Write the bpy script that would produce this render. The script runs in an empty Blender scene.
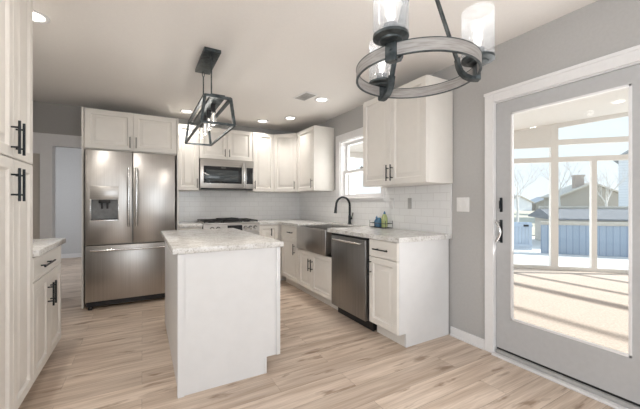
import bpy, bmesh, math, random
from mathutils import Vector, Matrix
PI = math.pi
S = bpy.context.scene
COL = S.collection

# ------------------------------------------------------------------ camera
cam_d = bpy.data.cameras.new('camera'); cam = bpy.data.objects.new('camera', cam_d); COL.objects.link(cam)
cam.location = (-2.4375, -5.054, 1.1964)
cam.rotation_euler = (PI/2, 0, -0.51428)
cam_d.sensor_width = 36; cam_d.lens = 314.42/640*36
cam_d.shift_y = -(204.5-202.89)/640
cam_d.clip_start = 0.02; cam_d.clip_end = 400
S.camera = cam

# ------------------------------------------------------------------ world, sun, window daylight, added fill, exposure
W = bpy.data.worlds.new('sky'); S.world = W; W.use_nodes = True
nt = W.node_tree; nt.nodes.clear()
wo = nt.nodes.new('ShaderNodeOutputWorld'); bg = nt.nodes.new('ShaderNodeBackground')
tc = nt.nodes.new('ShaderNodeTexCoord'); sx = nt.nodes.new('ShaderNodeSeparateXYZ'); cr = nt.nodes.new('ShaderNodeValToRGB')
nt.links.new(tc.outputs['Generated'], sx.inputs[0]); nt.links.new(sx.outputs['Z'], cr.inputs[0])
cr.color_ramp.elements[0].position = 0.0; cr.color_ramp.elements[0].color = (0.77, 0.82, 0.845, 1)
cr.color_ramp.elements[1].position = 0.45; cr.color_ramp.elements[1].color = (0.62, 0.79, 0.98, 1)
nt.links.new(cr.outputs[0], bg.inputs[0]); bg.inputs[1].default_value = 1.22
nt.links.new(bg.outputs[0], wo.inputs[0])

sd = bpy.data.lights.new('sun', 'SUN'); sun = bpy.data.objects.new('sun', sd); COL.objects.link(sun)
sd.energy = 8.6; sd.angle = 0.018; sd.color = (1, 0.95, 0.88)
sun.rotation_euler = Vector((1.65, -1.155, 1.0)).to_track_quat('Z', 'Y').to_euler()

def area(name, loc, direction, sx_, sy_, power, color):
    l = bpy.data.lights.new(name, 'AREA'); l.shape = 'RECTANGLE'; l.size = sx_; l.size_y = sy_
    l.energy = power; l.color = color
    o = bpy.data.objects.new(name, l); COL.objects.link(o); o.location = loc
    o.rotation_euler = Vector(direction).to_track_quat('-Z', 'Y').to_euler(); return o
# daylight entering through the glass door, the kitchen window, plus fill lamps added at unseen rear, side and hall windows
area('daylight_patio_door', (0.125, -4.4, 1.1), (-1, 0, 0.45), 1.7, 1.6, 15, (1, 0.98, 0.97))
area('daylight_kitchen_window', (0.125, -1.77, 1.65), (-1, 0, 0), 0.8, 0.74, 6, (1, 0.98, 0.95))
area('fill_daylight_rear', (-1.8, -7.93, 1.35), (0, 1, 0), 2.6, 1.5, 29, (0.90, 0.95, 1))
area('fill_daylight_side', (-3.66, -5.6, 1.35), (1, 0, 0.35), 1.7, 1.5, 32, (0.92, 0.96, 1))
area('fill_daylight_hall', (-4.86, 1.9, 1.4), (1, 0, 0), 1.2, 1.3, 23, (0.92, 0.95, 1))

S.view_settings.view_transform = 'Standard'; S.view_settings.look = 'None'
S.view_settings.exposure = 0.25; S.view_settings.gamma = 1.0; S.view_settings.use_curve_mapping = False
CAN_POWER = 4.2

# ------------------------------------------------------------------ materials
def principled(name, col, rough=0.5, metal=0.0, spec=0.5):
    m = bpy.data.materials.new(name); m.use_nodes = True
    b = m.node_tree.nodes['Principled BSDF']
    b.inputs['Base Color'].default_value = (*col, 1); b.inputs['Roughness'].default_value = rough
    b.inputs['Metallic'].default_value = metal; b.inputs['Specular IOR Level'].default_value = spec
    return m
def noisy(name, c1, c2, scale=20, rough=0.5, metal=0.0, stretch=(1, 1, 1), bump=0.0, detail=4, lo=0.35, hi=0.65, rrange=None, spec=0.5):
    m = principled(name, c1, rough, metal, spec); n = m.node_tree; b = n.nodes['Principled BSDF']
    t = n.nodes.new('ShaderNodeTexCoord'); mp = n.nodes.new('ShaderNodeMapping'); mp.inputs['Scale'].default_value = stretch
    ns = n.nodes.new('ShaderNodeTexNoise'); ns.inputs['Scale'].default_value = scale; ns.inputs['Detail'].default_value = detail
    r = n.nodes.new('ShaderNodeValToRGB'); r.color_ramp.elements[0].position = lo; r.color_ramp.elements[1].position = hi
    r.color_ramp.elements[0].color = (*c1, 1); r.color_ramp.elements[1].color = (*c2, 1)
    n.links.new(t.outputs['Object'], mp.inputs[0]); n.links.new(mp.outputs[0], ns.inputs[0])
    n.links.new(ns.outputs[0], r.inputs[0]); n.links.new(r.outputs[0], b.inputs['Base Color'])
    if bump:
        bp = n.nodes.new('ShaderNodeBump'); bp.inputs['Strength'].default_value = bump; bp.inputs['Distance'].default_value = 0.002
        n.links.new(ns.outputs[0], bp.inputs['Height']); n.links.new(bp.outputs[0], b.inputs['Normal'])
    if rrange:
        mr = n.nodes.new('ShaderNodeMapRange'); mr.inputs['To Min'].default_value = rrange[0]; mr.inputs['To Max'].default_value = rrange[1]
        n.links.new(ns.outputs[0], mr.inputs[0]); n.links.new(mr.outputs[0], b.inputs['Roughness'])
    return m
def glass(name, tint=(1, 1, 1), gloss=0.06, haze=0.0):
    m = bpy.data.materials.new(name); m.use_nodes = True; n = m.node_tree; n.nodes.clear()
    o = n.nodes.new('ShaderNodeOutputMaterial'); t = n.nodes.new('ShaderNodeBsdfTransparent'); t.inputs[0].default_value = (*tint, 1)
    g = n.nodes.new('ShaderNodeBsdfGlossy'); g.inputs['Roughness'].default_value = 0.02
    mx = n.nodes.new('ShaderNodeMixShader'); mx.inputs[0].default_value = gloss
    n.links.new(t.outputs[0], mx.inputs[1]); n.links.new(g.outputs[0], mx.inputs[2])
    last = mx
    if haze:
        d = n.nodes.new('ShaderNodeBsdfTranslucent'); d.inputs[0].default_value = (0.9, 0.92, 0.95, 1)
        d2 = n.nodes.new('ShaderNodeBsdfDiffuse'); d2.inputs[0].default_value = (0.9, 0.92, 0.95, 1)
        a = n.nodes.new('ShaderNodeMixShader'); a.inputs[0].default_value = 0.5
        n.links.new(d.outputs[0], a.inputs[1]); n.links.new(d2.outputs[0], a.inputs[2])
        v = n.nodes.new('ShaderNodeTexVoronoi'); v.inputs['Scale'].default_value = 60
        tcx = n.nodes.new('ShaderNodeTexCoord'); n.links.new(tcx.outputs['Object'], v.inputs['Vector'])
        mr = n.nodes.new('ShaderNodeMapRange'); mr.inputs['To Min'].default_value = haze*1.5; mr.inputs['To Max'].default_value = haze*0.4
        n.links.new(v.outputs['Distance'], mr.inputs[0])
        m2 = n.nodes.new('ShaderNodeMixShader'); n.links.new(mr.outputs[0], m2.inputs[0])
        n.links.new(mx.outputs[0], m2.inputs[1]); n.links.new(a.outputs[0], m2.inputs[2]); last = m2
    n.links.new(last.outputs[0], o.inputs[0]); return m
def emit(name, col, s):
    m = principled(name, col, 0.5); b = m.node_tree.nodes['Principled BSDF']
    b.inputs['Emission Color'].default_value = (*col, 1); b.inputs['Emission Strength'].default_value = s; return m
def brick(name, c1, c2, cm, bw, bh, mortar, axes='XY', rough=0.2, bump=0.3, grain=None, offset=0.5):
    m = principled(name, c1, rough); n = m.node_tree; b = n.nodes['Principled BSDF']
    t = n.nodes.new('ShaderNodeTexCoord'); s = n.nodes.new('ShaderNodeSeparateXYZ'); c = n.nodes.new('ShaderNodeCombineXYZ')
    n.links.new(t.outputs['Object'], s.inputs[0])
    n.links.new(s.outputs[axes[0]], c.inputs[0]); n.links.new(s.outputs[axes[1]], c.inputs[1])
    k = n.nodes.new('ShaderNodeTexBrick'); k.inputs['Scale'].default_value = 1; k.offset = offset
    k.inputs['Brick Width'].default_value = bw; k.inputs['Row Height'].default_value = bh
    k.inputs['Mortar Size'].default_value = mortar; k.inputs['Mortar Smooth'].default_value = 0.1; k.inputs['Bias'].default_value = 0
    k.inputs['Color1'].default_value = (*c1, 1); k.inputs['Color2'].default_value = (*c2, 1); k.inputs['Mortar'].default_value = (*cm, 1)
    n.links.new(c.outputs[0], k.inputs['Vector']); out = k.outputs[0]
    if grain:
        for (sc, st, dark, lo, hi, shift) in grain:
            # offset the grain by the plank's own colour so it does not run on over the joints
            mp = n.nodes.new('ShaderNodeMapping'); mp.inputs['Scale'].default_value = st
            add = n.nodes.new('ShaderNodeVectorMath'); add.operation = 'MULTIPLY_ADD'
            n.links.new(k.outputs[0], add.inputs[0]); add.inputs[1].default_value = (shift, shift, shift)
            n.links.new(c.outputs[0], add.inputs[2]); n.links.new(add.outputs[0], mp.inputs[0])
            ns = n.nodes.new('ShaderNodeTexNoise'); ns.inputs['Scale'].default_value = sc; ns.inputs['Detail'].default_value = 6
            ns.inputs['Distortion'].default_value = 0.25
            n.links.new(mp.outputs[0], ns.inputs[0])
            r = n.nodes.new('ShaderNodeValToRGB'); r.color_ramp.elements[0].position = lo; r.color_ramp.elements[1].position = hi
            r.color_ramp.elements[0].color = (*dark, 1); r.color_ramp.elements[1].color = (1, 1, 1, 1)
            n.links.new(ns.outputs[0], r.inputs[0])
            mu = n.nodes.new('ShaderNodeMix'); mu.data_type = 'RGBA'; mu.blend_type = 'MULTIPLY'; mu.inputs[0].default_value = 1
            n.links.new(out, mu.inputs[6]); n.links.new(r.outputs[0], mu.inputs[7]); out = mu.outputs[2]
    n.links.new(out, b.inputs['Base Color'])
    bp = n.nodes.new('ShaderNodeBump'); bp.inputs['Strength'].default_value = bump; bp.inputs['Distance'].default_value = 0.001; bp.invert = True
    n.links.new(k.outputs['Fac'], bp.inputs['Height']); n.links.new(bp.outputs[0], b.inputs['Normal'])
    return m

M = {}
M['floor'] = brick('oak_planks', (0.80, 0.67, 0.56), (0.645, 0.53, 0.435), (0.45, 0.36, 0.29), 1.22, 0.178, 0.0012, 'XY', 0.42, 0.2,
    grain=[(1.6, (0.9, 13, 1), (0.745, 0.695, 0.65), 0.36, 0.60, 7.3), (5, (0.8, 24, 1), (0.84, 0.82, 0.80), 0.38, 0.6, 3.1), (2.6, (1.3, 5.0, 1), (0.55, 0.48, 0.42), 0.30, 0.40, 11.7)], offset=0.37)
M['wall'] = noisy('grey_paint', (0.46, 0.45, 0.44), (0.48, 0.47, 0.46), 60, 0.75)
M['hallwall'] = noisy('pale_hall_paint', (0.60, 0.60, 0.60), (0.62, 0.62, 0.62), 40, 0.75)
M['beigewall'] = noisy('beige_hall_paint', (0.60, 0.56, 0.51), (0.62, 0.58, 0.53), 40, 0.75)
M['ceiling'] = noisy('ceiling_paint', (0.86, 0.83, 0.80), (0.88, 0.85, 0.82), 90, 0.85)
M['trim'] = noisy('white_trim_paint', (0.80, 0.79, 0.79), (0.82, 0.81, 0.81), 30, 0.4)
M['trimlift'] = noisy('brightened_trim_paint', (0.88, 0.87, 0.88), (0.90, 0.89, 0.90), 30, 0.4)  # paler copy of the trim paint, lifting the underlit hall opening
M['doorpaint'] = noisy('backlit_door_paint', (0.48, 0.48, 0.485), (0.50, 0.50, 0.505), 30, 0.35)  # greyed to put the door's backlit shade into its colour
M['cab'] = noisy('cabinet_paint', (0.805, 0.772, 0.725), (0.825, 0.792, 0.745), 12, 0.38)
M['island'] = noisy('island_paint', (0.775, 0.77, 0.77), (0.795, 0.79, 0.79), 12, 0.38)
M['black'] = noisy('black_handle_metal', (0.018, 0.022, 0.026), (0.03, 0.035, 0.04), 40, 0.38, 0.6)
M['nickel'] = noisy('brushed_nickel', (0.20, 0.19, 0.175), (0.25, 0.24, 0.22), 60, 0.35, 1.0)
M['chrome'] = noisy('chrome', (0.68, 0.68, 0.68), (0.74, 0.74, 0.74), 40, 0.15, 1.0)
M['steel'] = noisy('stainless_steel', (0.45, 0.43, 0.41), (0.53, 0.51, 0.49), 2.0, 0.3, 1.0, (60, 60, 0.6), 0.02, 3, 0.3, 0.7, (0.24, 0.38))
M['steelh'] = noisy('stainless_steel_brushed_across', (0.45, 0.43, 0.41), (0.54, 0.52, 0.50), 2.0, 0.3, 1.0, (0.6, 0.6, 60), 0.02, 3, 0.3, 0.7, (0.24, 0.38))
M['darksteel'] = noisy('dark_stainless', (0.26, 0.255, 0.25), (0.32, 0.31, 0.30), 2.0, 0.3, 1.0, (60, 60, 0.6), 0.02, 3, 0.3, 0.7, (0.25, 0.38))
M['blackplastic'] = noisy('black_plastic', (0.012, 0.012, 0.013), (0.02, 0.02, 0.022), 50, 0.45)
M['blackglass'] = noisy('black_glass', (0.012, 0.013, 0.015), (0.016, 0.017, 0.02), 5, 0.06)
M['greyglass'] = noisy('microwave_window', (0.05, 0.06, 0.065), (0.07, 0.08, 0.085), 300, 0.12)
M['iron'] = noisy('cast_iron', (0.016, 0.016, 0.018), (0.03, 0.03, 0.032), 80, 0.6, 0.2, bump=0.1)
M['pewter'] = noisy('dark_pewter', (0.045, 0.055, 0.06), (0.10, 0.115, 0.12), 30, 0.42, 0.7)
M['sleeve'] = noisy('grey_candle_sleeve', (0.22, 0.24, 0.26), (0.30, 0.32, 0.34), 30, 0.5, 0.3)
M['greywood'] = noisy('weathered_grey_band', (0.30, 0.28, 0.265), (0.42, 0.40, 0.385), 7, 0.6, 0.2, (2, 2, 22), detail=6)
M['plate'] = noisy('white_plastic', (0.80, 0.79, 0.78), (0.82, 0.81, 0.80), 30, 0.35)
M['greyplate'] = noisy('grey_plastic', (0.42, 0.41, 0.40), (0.45, 0.44, 0.43), 30, 0.4)
M['darkrecess'] = noisy('dark_grey_plastic', (0.16, 0.165, 0.17), (0.20, 0.205, 0.21), 30, 0.35)
M['canemit'] = emit('downlight_lens', (1, 0.96, 0.9), 3)
M['bulb'] = emit('glowing_bulb', (1, 0.97, 0.93), 1.1)
M['filament'] = emit('bulb_filament', (1, 0.93, 0.8), 3)
M['clearglass'] = glass('clear_glass', (0.97, 0.98, 0.98), 0.07)
M['bulbglass'] = glass('bulb_glass', (0.93, 0.93, 0.92), 0.12, 0.12)
M['doorpane'] = glass('door_glass', (0.98, 0.985, 0.985), 0.012)
M['pane'] = glass('window_pane', (0.98, 0.99, 0.99), 0.025)
M['seeded'] = glass('seeded_glass', (0.97, 0.975, 0.98), 0.06, 0.15)
M['tileback'] = brick('subway_tile', (0.84, 0.835, 0.83), (0.87, 0.865, 0.86), (0.72, 0.71, 0.70), 0.152, 0.076, 0.0022, 'XZ', 0.12, 0.35)
M['tileside'] = brick('subway_tile_side', (0.84, 0.835, 0.83), (0.87, 0.865, 0.86), (0.72, 0.71, 0.70), 0.152, 0.076, 0.0022, 'YZ', 0.12, 0.35)
M['blue'] = noisy('blue_soap', (0.05, 0.15, 0.27), (0.08, 0.20, 0.34), 20, 0.2)
M['green'] = noisy('green_soap', (0.36, 0.42, 0.18), (0.46, 0.50, 0.24), 20, 0.25)
M['carpet'] = noisy('speckled_carpet', (0.42, 0.365, 0.32), (0.56, 0.49, 0.435), 45, 0.95, lo=0.3, hi=0.7, detail=8, bump=0.2)
M['cream'] = noisy('cream_paint', (0.88, 0.86, 0.83), (0.90, 0.88, 0.85), 20, 0.6)
M['ground'] = noisy('pale_paving', (0.62, 0.60, 0.57), (0.70, 0.68, 0.65), 3, 0.9)
M['bluewood'] = brick('blue_fence_boards', (0.33, 0.40, 0.49), (0.36, 0.43, 0.52), (0.24, 0.3, 0.39), 0.16, 4.0, 0.012, 'XZ', 0.7, 0.5, offset=0)
M['gatepaint'] = noisy('pale_blue_gate', (0.50, 0.58, 0.68), (0.54, 0.62, 0.72), 6, 0.7)
M['tan'] = noisy('tan_trim', (0.50, 0.46, 0.40), (0.55, 0.51, 0.45), 8, 0.8)
M['roofgrey'] = noisy('grey_shingle', (0.38, 0.40, 0.43), (0.46, 0.48, 0.51), 9, 0.9)
M['shedroof'] = noisy('dark_grey_shingle', (0.20, 0.205, 0.215), (0.26, 0.265, 0.275), 9, 0.95, spec=0.1)
M['housetan'] = noisy('tan_siding', (0.36, 0.335, 0.30), (0.42, 0.39, 0.35), 2, 0.9, stretch=(1, 1, 8))
M['housewhite'] = brick('white_siding', (0.84, 0.85, 0.88), (0.86, 0.87, 0.90), (0.72, 0.73, 0.77), 8.0, 0.22, 0.02, 'XZ', 0.8, 0.3)
M['brickred'] = brick('chimney_brick', (0.42, 0.33, 0.28), (0.48, 0.38, 0.32), (0.5, 0.47, 0.44), 0.22, 0.08, 0.01, 'XZ', 0.9, 0.3)
M['bark'] = noisy('washed_out_bark', (0.58, 0.56, 0.55), (0.68, 0.66, 0.64), 12, 0.9)  # bark paled to paint in the washed-out outdoor haze
M['wintergrass'] = noisy('winter_grass', (0.42, 0.40, 0.31), (0.52, 0.48, 0.39), 1.2, 0.95)
def granite():
    m = principled('speckled_granite', (0.7, 0.68, 0.65), 0.18); n = m.node_tree; b = n.nodes['Principled BSDF']
    t = n.nodes.new('ShaderNodeTexCoord'); out = None
    def layer(scale, lo, hi, ca, cb, prev, det=6):
        ns = n.nodes.new('ShaderNodeTexNoise'); ns.inputs['Scale'].default_value = scale; ns.inputs['Detail'].default_value = det
        n.links.new(t.outputs['Object'], ns.inputs[0])
        r = n.nodes.new('ShaderNodeValToRGB'); r.color_ramp.elements[0].position = lo; r.color_ramp.elements[1].position = hi
        r.color_ramp.elements[0].color = (*ca, 1); r.color_ramp.elements[1].color = (*cb, 1)
        n.links.new(ns.outputs[0], r.inputs[0])
        if prev is None: return r.outputs[0]
        mu = n.nodes.new('ShaderNodeMix'); mu.data_type = 'RGBA'; mu.blend_type = 'MULTIPLY'; mu.inputs[0].default_value = 1
        n.links.new(prev, mu.inputs[6]); n.links.new(r.outputs[0], mu.inputs[7]); return mu.outputs[2]
    out = layer(14, 0.36, 0.60, (0.66, 0.64, 0.61), (0.80, 0.79, 0.775), None)
    out = layer(70, 0.36, 0.47, (0.72, 0.70, 0.68), (1, 1, 1), out, 4)
    out = layer(150, 0.30, 0.40, (0.50, 0.46, 0.42), (1, 1, 1), out, 3)
    n.links.new(out, b.inputs['Base Color']); return m
M['granite'] = granite()

# ------------------------------------------------------------------ mesh building
class MB:
    def __init__(s): s.v = []; s.f = []
    def add(s, vs, fs, mat=None):
        o = len(s.v); s.v += [tuple((mat @ Vector(v)) if mat else v) for v in vs]; s.f += [[i+o for i in f] for f in fs]; return s
    def box(s, x0, x1, y0, y1, z0, z1, bev=0.0, mat=None):
        x0, x1 = min(x0, x1), max(x0, x1); y0, y1 = min(y0, y1), max(y0, y1); z0, z1 = min(z0, z1), max(z0, z1)
        bm = bmesh.new(); bmesh.ops.create_cube(bm, size=1)
        for v in bm.verts: v.co = Vector(((x0+x1)/2+v.co.x*(x1-x0), (y0+y1)/2+v.co.y*(y1-y0), (z0+z1)/2+v.co.z*(z1-z0)))
        if bev: bmesh.ops.bevel(bm, geom=bm.edges[:], offset=min(bev, 0.45*min(x1-x0, y1-y0, z1-z0)), segments=2, profile=0.5, affect='EDGES')
        bm.verts.index_update(); s.add([v.co[:] for v in bm.verts], [[v.index for v in f.verts] for f in bm.faces], mat); bm.free(); return s
    def prism(s, pts, z0, z1, mat=None):          # polygon (x, y) counter-clockwise, extruded in z
        n = len(pts); vs = [(x, y, z0) for x, y in pts]+[(x, y, z1) for x, y in pts]
        fs = [list(range(n))[::-1], list(range(n, 2*n))]+[[i, (i+1) % n, n+(i+1) % n, n+i] for i in range(n)]
        return s.add(vs, fs, mat)
    def lathe(s, prof, n=24, mat=None, closed=False):   # prof: (r, z) list
        vs = []; fs = []
        for (r, z) in prof:
            for i in range(n): a = 2*PI*i/n; vs.append((r*math.cos(a), r*math.sin(a), z))
        k = len(prof)
        for j in range(k-1 if not closed else k):
            for i in range(n):
                a, b = j*n+i, j*n+(i+1) % n; c, d = ((j+1) % k)*n+(i+1) % n, ((j+1) % k)*n+i; fs.append([a, b, c, d])
        if not closed: fs.append(list(range(n))[::-1]); fs.append([(k-1)*n+i for i in range(n)])
        return s.add(vs, fs, mat)
    def cyl(s, p0, p1, r, n=16, r1=None):
        return s.tube([p0, p1], r, n, r1=r1)
    def tube(s, pts, r, n=10, r1=None, sq=False):
        pts = [Vector(p) for p in pts]; vs = []; fs = []; k = len(pts); up = None
        for j, p in enumerate(pts):
            t = (pts[min(j+1, k-1)]-pts[max(j-1, 0)]).normalized()
            if up is None: up = t.orthogonal().normalized() if abs(t.z) > 0.9 or abs(t.z) < 1e-6 and False else (Vector((0, 0, 1)) if abs(t.z) < 0.99 else Vector((1, 0, 0)))
            up = (up - t*up.dot(t)).normalized(); sd_ = t.cross(up)
            rr = r if r1 is None else r+(r1-r)*j/(k-1)
            for i in range(n):
                a = 2*PI*(i+(0.5 if sq else 0))/n; vs.append(tuple(p+up*math.cos(a)*rr+sd_*math.sin(a)*rr))
        for j in range(k-1):
            for i in range(n): fs.append([j*n+i, j*n+(i+1) % n, (j+1)*n+(i+1) % n, (j+1)*n+i])
        fs.append(list(range(n))[::-1]); fs.append([(k-1)*n+i for i in range(n)])
        return s.add(vs, fs)
    def bar(s, p0, p1, w, h=None, upv=(0, 0, 1)):       # rectangular bar between two points
        h = h or w; p0, p1 = Vector(p0), Vector(p1); t = (p1-p0).normalized(); up = Vector(upv)
        if abs(t.dot(up)) > 0.98: up = Vector((1, 0, 0))
        up = (up-t*up.dot(t)).normalized(); sd_ = t.cross(up); vs = []
        for p in (p0, p1):
            for a, b in ((-1, -1), (1, -1), (1, 1), (-1, 1)): vs.append(tuple(p+sd_*a*w/2+up*b*h/2))
        return s.add(vs, [[3, 2, 1, 0], [4, 5, 6, 7], [0, 1, 5, 4], [1, 2, 6, 5], [2, 3, 7, 6], [3, 0, 4, 7]])
    def panel(s, x0, x1, z0, z1, yf, t, frame=0.058, raised=True):   # raised-panel door; front at y=yf (towards -y), thickness t
        w, h = x1-x0, z1-z0; fr = min(frame, w*0.27, h*0.3)
        if raised: loops = [(0, 0.003), (0.003, 0), (fr-0.006, 0), (fr, 0.005), (fr+0.004, 0.0135), (fr+0.013, 0.0135), (min(fr+0.042, w*0.42, h*0.42), 0.0025), (min(fr+0.043, w*0.44, h*0.44), 0.0015)]
        else: loops = [(0, 0.003), (0.003, 0), (fr*0.45, 0), (fr*0.5, 0.002)]
        vs = []; fs = []
        vs += [(x0, yf+t, z0), (x1, yf+t, z0), (x1, yf+t, z1), (x0, yf+t, z1)]
        for ins, dy in loops: vs += [(x0+ins, yf+dy, z0+ins), (x1-ins, yf+dy, z0+ins), (x1-ins, yf+dy, z1-ins), (x0+ins, yf+dy, z1-ins)]
        fs.append([3, 2, 1, 0])
        for j in range(len(loops)):
            for i in range(4): fs.append([j*4+i, j*4+(i+1) % 4, (j+1)*4+(i+1) % 4, (j+1)*4+i])
        k = len(loops)*4; fs.append([k, k+1, k+2, k+3]); return s.add(vs, fs)
    def build(s, name, mat, parent=None, smooth=True, label=None):
        me = bpy.data.meshes.new(name); me.from_pydata(s.v, [], s.f); me.update()
        bm = bmesh.new(); bm.from_mesh(me); bmesh.ops.recalc_face_normals(bm, faces=bm.faces[:]); bm.to_mesh(me); bm.free()
        if smooth: me.shade_smooth(); me.set_sharp_from_angle(angle=math.radians(32))
        me.materials.append(mat); o = bpy.data.objects.new(name, me); COL.objects.link(o)
        if parent: o.parent = parent
        if label: o['label'] = label
        return o
def tag(o, label, cat, group=None, kind=None):
    o['label'] = label; o['category'] = cat
    if group: o['group'] = group
    if kind: o['kind'] = kind
    return o
def thing(name, label, cat, loc=(0, 0, 0), rotz=0.0, group=None):
    o = bpy.data.objects.new(name, None); COL.objects.link(o); o.location = loc; o.rotation_euler = (0, 0, rotz)
    o.empty_display_size = 0.1
    return tag(o, label, cat, group)
def struct(name, mb, mat, parent=None, smooth=False):
    o = mb.build(name, mat, parent, smooth)
    if not parent: o['kind'] = 'structure'
    return o
def rot(rz, loc): return Matrix.Translation(loc) @ Matrix.Rotation(rz, 4, 'Z')

# ================================================================== THE SETTING
H = 2.44
struct('floor', MB().box(-5.0, 0.0, -8.0, 3.7, -0.10, 0.0), M['floor'])
struct('ceiling', MB().box(-5.0, 0.16, -8.0, 3.7, H, H+0.12), M['ceiling'])
# wall on the right: window opening y -2.21..-1.337, z 1.265..2.05; door opening y -5.40..-3.563, z 0..1.995
wr = MB(); T = 0.15
for (y0, y1, z0, z1) in ((-8.0, -5.40, 0, H), (-5.40, -3.555, 1.995, H), (-3.555, -2.215, 0, H), (-2.215, -1.335, 0, 1.262), (-2.215, -1.335, 2.055, H), (-1.335, 0.12, 0, H)):
    wr.box(0, T, y0, y1, z0, z1)
struct('wall_right', wr, M['wall'])
wb = MB()
for (x0, x1, z0, z1) in ((-3.06, 0.0, 0, H), (-3.41, -3.06, 1.915, H), (-3.72, -3.41, 1.915, H)):
    wb.box(x0, x1, 0, 0.12, z0, z1)
struct('wall_back', wb, M['wall'])
struct('wall_alcove', MB().box(-3.62, -3.475, 0.004, 0.11, 0, 1.85), M['beigewall'])
wl = MB().box(-3.74, -3.62, -4.7, 0.0, 0, H).box(-3.74, -3.62, -8.0, -6.5, 0, H).box(-3.74, -3.62, -6.5, -4.7, 0, 0.6).box(-3.74, -3.62, -6.5, -4.7, 2.1, H)
struct('wall_left', wl, M['wall'])
wf = MB().box(-3.62, -3.15, -8.0, -7.88, 0, H).box(-0.45, 0, -8.0, -7.88, 0, H).box(-3.15, -0.45, -8.0, -7.88, 0, 0.6).box(-3.15, -0.45, -8.0, -7.88, 2.1, H)
struct('wall_front', wf, M['wall'])
hw = MB().box(-5.0, -0.6, 3.58, 3.7, 0, H).box(-0.72, -0.6, 0.12, 3.58, 0, H)
hw.box(-5.0, -4.88, -0.0, 1.25, 0, H).box(-5.0, -4.88, 2.55, 3.58, 0, H).box(-5.0, -4.88, 1.25, 2.55, 0, 0.7).box(-5.0, -4.88, 1.25, 2.55, 2.1, H).box(-4.88, -3.74, 0, 0.12, 0, H)
struct('wall_hall', hw, M['hallwall'])
struct('baseboard_hall', MB().box(-4.87, -0.73, 3.563, 3.579, 0.0, 0.095, 0.003), M['trim'])
# cased opening to the hall, left of the refrigerator
tr = MB().box(-3.62, -3.045, -0.022, -0.001, 1.906, 2.055, 0.003).box(-3.53, -3.41, -0.022, -0.001, 0, 1.906, 0.003).box(-3.62, -3.53, -0.018, -0.001, 1.80, 1.906, 0.002)
tr.box(-3.475, -3.41, 0.001, 0.135, 0, 1.914)
struct('trim_1', tr, M['trimlift'])
# unseen windows added for the fill daylight, behind the camera and in the hall
def plain_window(name, mb, pane):
    w = struct(name, mb, M['trim']); pane.build('window_pane', M['pane'], w, False); return w
plain_window('fill_window_2', MB().box(-3.15, -0.45, -7.98, -7.90, 0.6, 0.66).box(-3.15, -0.45, -7.98, -7.90, 2.04, 2.1).box(-3.15, -3.09, -7.98, -7.90, 0.66, 2.04).box(-0.51, -0.45, -7.98, -7.90, 0.66, 2.04).box(-1.83, -1.77, -7.98, -7.90, 0.66, 2.04), MB().box(-3.09, -0.51, -7.965, -7.955, 0.66, 2.04))
plain_window('fill_window_3', MB().box(-3.73, -3.68, -6.5, -4.7, 0.6, 0.66).box(-3.73, -3.68, -6.5, -4.7, 2.04, 2.1).box(-3.73, -3.68, -6.5, -6.44, 0.66, 2.04).box(-3.73, -3.68, -4.76, -4.7, 0.66, 2.04).box(-3.73, -3.68, -5.63, -5.57, 0.66, 2.04), MB().box(-3.718, -3.71, -6.44, -4.76, 0.66, 2.04))
plain_window('fill_window_4', MB().box(-4.98, -4.90, 1.25, 2.55, 0.7, 0.76).box(-4.98, -4.90, 1.25, 2.55, 2.04, 2.1).box(-4.98, -4.90, 1.25, 1.31, 0.76, 2.04).box(-4.98, -4.90, 2.49, 2.55, 0.76, 2.04), MB().box(-4.95, -4.94, 1.31, 2.49, 0.76, 2.04))

# baseboards
struct('baseboard_right', MB().box(-0.016, -0.001, -3.488, -3.16, 0, 0.082, 0.004).box(-0.026, -0.016, -3.488, -3.16, 0, 0.018, 0.003).box(-0.016, -0.001, -7.88, -5.49, 0, 0.082, 0.004), M['trim'])

# subway-tile backsplash
tb = MB().box(-2.03, -0.008, -0.008, -0.0005, 0.90, 1.385)
struct('trim_2', tb, M['tileback'])
ts = MB().box(-0.008, -0.0005, -1.235, -0.0005, 0.90, 1.385).box(-0.008, -0.0005, -2.268, -1.235, 0.90, 1.222).box(-0.008, -0.0005, -3.150, -2.268, 0.90, 1.385)
struct('trim_3', ts, M['tileside'])
struct('trim_4', MB().box(-0.011, -0.0005, -3.166, -3.150, 0.916, 1.371, 0.003), M['trim'])

# kitchen window (double hung)
win = struct('window_1', MB().box(-0.022, -0.001, -1.337, -1.237, 1.222, 2.150, 0.004).box(-0.022, -0.001, -2.268, -2.213, 1.222, 2.150, 0.004)
    .box(-0.024, -0.001, -2.213, -1.337, 2.050, 2.150, 0.004).box(-0.016, -0.001, -2.213, -1.337, 1.222, 1.262, 0.003), M['trim'])
MB().box(0.0, 0.12, -1.347, -1.337, 1.262, 2.05).box(0.0, 0.12, -2.213, -2.203, 1.262, 2.05).box(0.0, 0.12, -2.203, -1.347, 2.04, 2.05).box(-0.030, 0.12, -2.262, -1.25, 1.245, 1.268, 0.004).build('window_jamb', M['trim'], win)
def sash(y0, y1, z0, z1, x0, x1, nm):
    s = MB().box(x0, x1, y0, y0+0.045, z0, z1).box(x0, x1, y1-0.045, y1, z0, z1).box(x0, x1, y0+0.045, y1-0.045, z0, z0+0.045).box(x0, x1, y0+0.045, y1-0.045, z1-0.04, z1).build(nm, M['trim'], win, False)
    MB().box((x0+x1)/2-0.003, (x0+x1)/2+0.003, y0+0.045, y1-0.045, z0+0.045, z1-0.04).build('window_pane', M['pane'], s, False); return s
lo = sash(-2.203, -1.347, 1.268, 1.645, 0.045, 0.075, 'lower_sash'); sash(-2.203, -1.347, 1.605, 2.04, 0.080, 0.110, 'upper_sash')
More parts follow.
